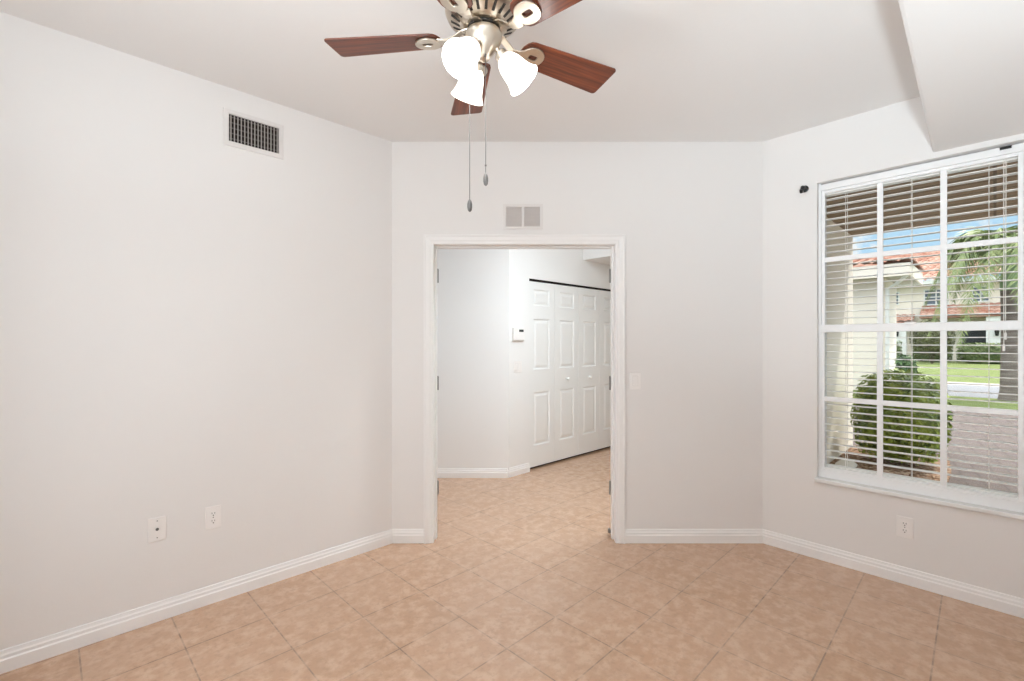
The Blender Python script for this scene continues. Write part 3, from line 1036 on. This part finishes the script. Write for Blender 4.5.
tile_roof(mb, (48.4, 6.4, 3.0), (48.4, 4.5, 3.0), (50.0, 6.4, 3.6), (50.0, 4.5, 3.6), 0.40, 3, 0.08)
mb.box(48.45, 50.0, 4.5, 6.4, 2.9, 3.0)
part(mb, 'entry_roof', M['terracotta'], fh)
for yw, zw, ww, hw in ((6.15, 5.0, 1.3, 1.1), (3.25, 4.95, 1.5, 1.3), (0.75, 5.0, 1.0, 1.2), (-1.6, 5.0, 1.1, 1.2)):
    mb = MB()
    frame_ring(mb, yw - ww / 2, yw + ww / 2, zw - hw / 2, zw + hw / 2, 0.09, 49.94, 50.05)
    mb.box(49.95, 50.03, yw - 0.04, yw + 0.04, zw - hw / 2, zw + hw / 2)
    mb.box(49.95, 50.03, yw - ww / 2, yw + ww / 2, zw - 0.04, zw + 0.04)
    f_ = part(mb, 'window', M['fascia'], fh)
    p_ = MB().box(49.98, 50.01, yw - ww / 2 + 0.09, yw + ww / 2 - 0.09, zw - hw / 2 + 0.09, zw + hw / 2 - 0.09).build('window_pane', M['pane_dark'])
    p_.parent = f_
o = part(MB().box(49.93, 50.04, 0.45, 1.75, GZ, 2.45), 'entry_door', M['far_door'], fh)
o['label'] = 'dark entry door'
for yp, zt in ((5.45, 2.9), (-0.1, 3.22)):
    part(MB().box(48.15, 48.75, yp - 0.55, yp + 0.55, GZ, zt), 'porch_pillar', M['fascia'], fh)
for yp, tx in ((5.45, 'black wall lantern on the pillar nearer the house wing'), (-0.1, 'black wall lantern on the pillar beside the dark entry door')):
    r = tag(empty('wall_lantern', (48.13, yp, 2.05)), tx, 'lantern')
    mb = MB()
    mb.lathe([(0.05, -0.25), (0.10, -0.22), (0.15, 0.12), (0.05, 0.22)], 6, Matrix.Translation((-0.16, 0, 0)))
    mb.build('lantern_body', M['black'], r)
    MB().box(-0.17, 0.02, -0.03, 0.03, 0.20, 0.26).build('lantern_arm', M['black'], r)


# ------------------------------------------------------------------ plants
def leaf_cloud(mb_, c, rx, ry, rz, n_, size, shell=0.62, zmin=None, boxy=0.0):
    for _ in range(n_):
        while True:
            p_ = Vector((rnd.gauss(0, 1), rnd.gauss(0, 1), rnd.gauss(0, 1)))
            if p_.length > 0.01:
                break
        p_.normalize()
        if boxy:
            m_ = max(abs(p_.x), abs(p_.y), abs(p_.z))
            p_ = p_.lerp(p_ / m_, boxy)
        q = p_ * rnd.uniform(shell, 1.04)
        q = Vector((q.x * rx, q.y * ry, q.z * rz)) + Vector(c)
        if zmin is not None and q.z < zmin:
            continue
        nrm = (p_ + Vector((rnd.uniform(-.8, .8), rnd.uniform(-.8, .8), rnd.uniform(-.3, .9)))).normalized()
        t1 = nrm.cross(Vector((rnd.uniform(-1, 1), rnd.uniform(-1, 1), rnd.uniform(-1, 1)))).normalized()
        t2 = nrm.cross(t1)
        s = size * rnd.uniform(0.7, 1.3)
        mb_.add([q - t1 * s, q + t2 * s * 0.45 + nrm * s * 0.1, q + t1 * s, q - t2 * s * 0.45 + nrm * s * 0.1], [(0, 1, 2, 3)])
    return mb_


def shrub(name, c, rx, ry, rz, n_, size, m, label, cat='shrub', boxy=0.0, group=None, stem=True, base=GZ + 0.002):
    """c: centre of the crown; stands on the ground below"""
    r_ = tag(empty(name, (c[0], c[1], base)), label, cat, group)
    mb_ = MB()
    leaf_cloud(mb_, (0, 0, c[2] - GZ), rx, ry, rz, n_, size, zmin=size * 1.35, boxy=boxy)
    # inner mass of foliage
    vs_, fs_ = [], []
    seg, rg = 14, 8
    for i in range(rg + 1):
        ph = math.pi * i / rg
        for k in range(seg):
            a = 2 * math.pi * k / seg
            d_ = Vector((math.sin(ph) * math.cos(a), math.sin(ph) * math.sin(a), math.cos(ph)))
            if boxy:
                m_ = max(abs(d_.x), abs(d_.y), abs(d_.z))
                d_ = d_.lerp(d_ / m_, boxy)
            j = rnd.uniform(0.68, 0.82)
            vs_.append((d_.x * rx * j, d_.y * ry * j, max(0.0, d_.z * rz * j + c[2] - GZ)))
    for i in range(rg):
        for k in range(seg):
            k2 = (k + 1) % seg
            fs_.append((i * seg + k, i * seg + k2, (i + 1) * seg + k2, (i + 1) * seg + k))
    mb_.add(vs_, fs_)
    mb_.build('foliage', m, r_)
    if stem:
        s_ = MB()
        for k in range(4):
            a = k * 1.6 + 0.4
            s_.tube([(0.05 * math.cos(a), 0.05 * math.sin(a), 0.012), (0.25 * rx * math.cos(a), 0.25 * ry * math.sin(a), (c[2] - GZ) * 0.9)], 0.018, 6)
        s_.build('stem', M['twig'], r_)
    return r_


shrub('lime_shrub', (7.25, 0.80, 0.42), 0.50, 0.45, 0.555, 9500, 0.031, M['leaf_lime'], 'round lime green shrub in the mulch bed outside the window', boxy=0.3, base=GZ + 0.05)
shrub('dark_shrub', (17.0, 1.72, 0.38), 0.27, 0.25, 0.62, 900, 0.07, M['leaf_dark'], 'narrow dark green shrub at the corner of the house wing', boxy=0.4)
shrub('clipped_hedge', (45.5, 5.65, 0.62), 0.8, 0.75, 0.85, 2000, 0.09, M['leaf_hedge'], 'small clipped hedge nearest the house wing', 'hedge', 0.8, stem=False)
shrub('clipped_hedge', (46.0, 3.2, 0.55), 0.8, 1.05, 0.78, 3000, 0.09, M['leaf_hedge'], 'wide clipped hedge beside the brown green tree across the street', 'hedge', 0.8, stem=False)
shrub('clipped_hedge', (45.5, 0.5, 0.50), 0.8, 1.35, 0.80, 3200, 0.09, M['leaf_hedge'], 'wide clipped hedge below the dark entry door across the street', 'hedge', 0.8, stem=False)
shrub('leafy_tree', (42.9, 3.0, 1.66), 1.0, 1.15, 1.25, 3600, 0.09, M['leaf_olive'], 'bushy brown green tree before the far house', 'tree', 0.3)

# palm
pl = tag(empty('palm_tree', (17.4, -0.25, GZ)), 'tall palm with grey trunk and drooping green fronds by the street', 'palm tree')
mb = MB()
mb.tube([(0, 0, 0), (0, 0, 0.25), (0, 0, 1.2), (0.0, 0, 2.2), (0, 0, 2.85)], [0.21, 0.17, 0.15, 0.15, 0.16], 14)
mb.build('palm_trunk', M['palm_bark'], pl, smooth=True)
mb = MB()
mb.tube([(0, 0, 2.8), (0, 0, 3.0), (0, 0, 3.5), (0, 0, 4.0)], [0.165, 0.17, 0.13, 0.08], 14)
mb.build('crownshaft', M['palm_green'], pl, smooth=True)
for az, ln, rise, droop in ((135, 2.3, 0.9, 2.6), (150, 2.2, 0.5, 3.0), (118, 2.2, 0.6, 2.9), (165, 1.9, 1.0, 2.3), (100, 1.9, 1.1, 2.0), (185, 2.3, 0.8, 2.4), (215, 2.3, 1.0, 2.0), (250, 2.2, 0.9, 2.2), (290, 2.4, 0.8, 2.3), (325, 2.3, 1.0, 2.4), (0, 2.2, 1.1, 2.2), (40, 2.2, 1.0, 2.2), (72, 2.3, 0.9, 2.3)):
    a = R(az)
    dr = Vector((math.cos(a), math.sin(a), 0))
    side = Vector((-math.sin(a), math.cos(a), 0))
    pts = []
    for k in range(13):
        t = k / 12
        pts.append(Vector((0, 0, 3.85)) + dr * (ln * 0.78 * t) + Vector((0, 0, rise * math.sin(min(1.0, t * 1.3) * math.pi * 0.5) - droop * t ** 2.4)))
    mb = MB()
    mb.tube(pts, [0.03 - 0.024 * k / 12 for k in range(13)], 6)
    for k in range(2, 90):
        t = k / 90
        i = min(11, int(t * 12))
        p_ = pts[i].lerp(pts[i + 1], t * 12 - i)
        tg = (pts[i + 1] - pts[i]).normalized()
        for s in (1, -1):
            l_ = 0.62 * math.sin(math.pi * min(0.97, 0.18 + 0.8 * t)) + 0.08
            d_ = (side * s * rnd.uniform(0.45, 0.9) + tg * 0.65 + Vector((0, 0, rnd.uniform(-0.75, -0.1)))).normalized()
            w_ = tg * 0.018
            tip = p_ + d_ * l_ + Vector((0, 0, -0.16 * l_))
            mid = p_ + d_ * l_ * 0.5
            mb.add([p_ - w_, p_ + w_, mid + w_ * 1.1, tip, mid - w_ * 1.1], [(0, 1, 2, 3, 4)])
    mb.build('palm_frond', M['frond'], pl)
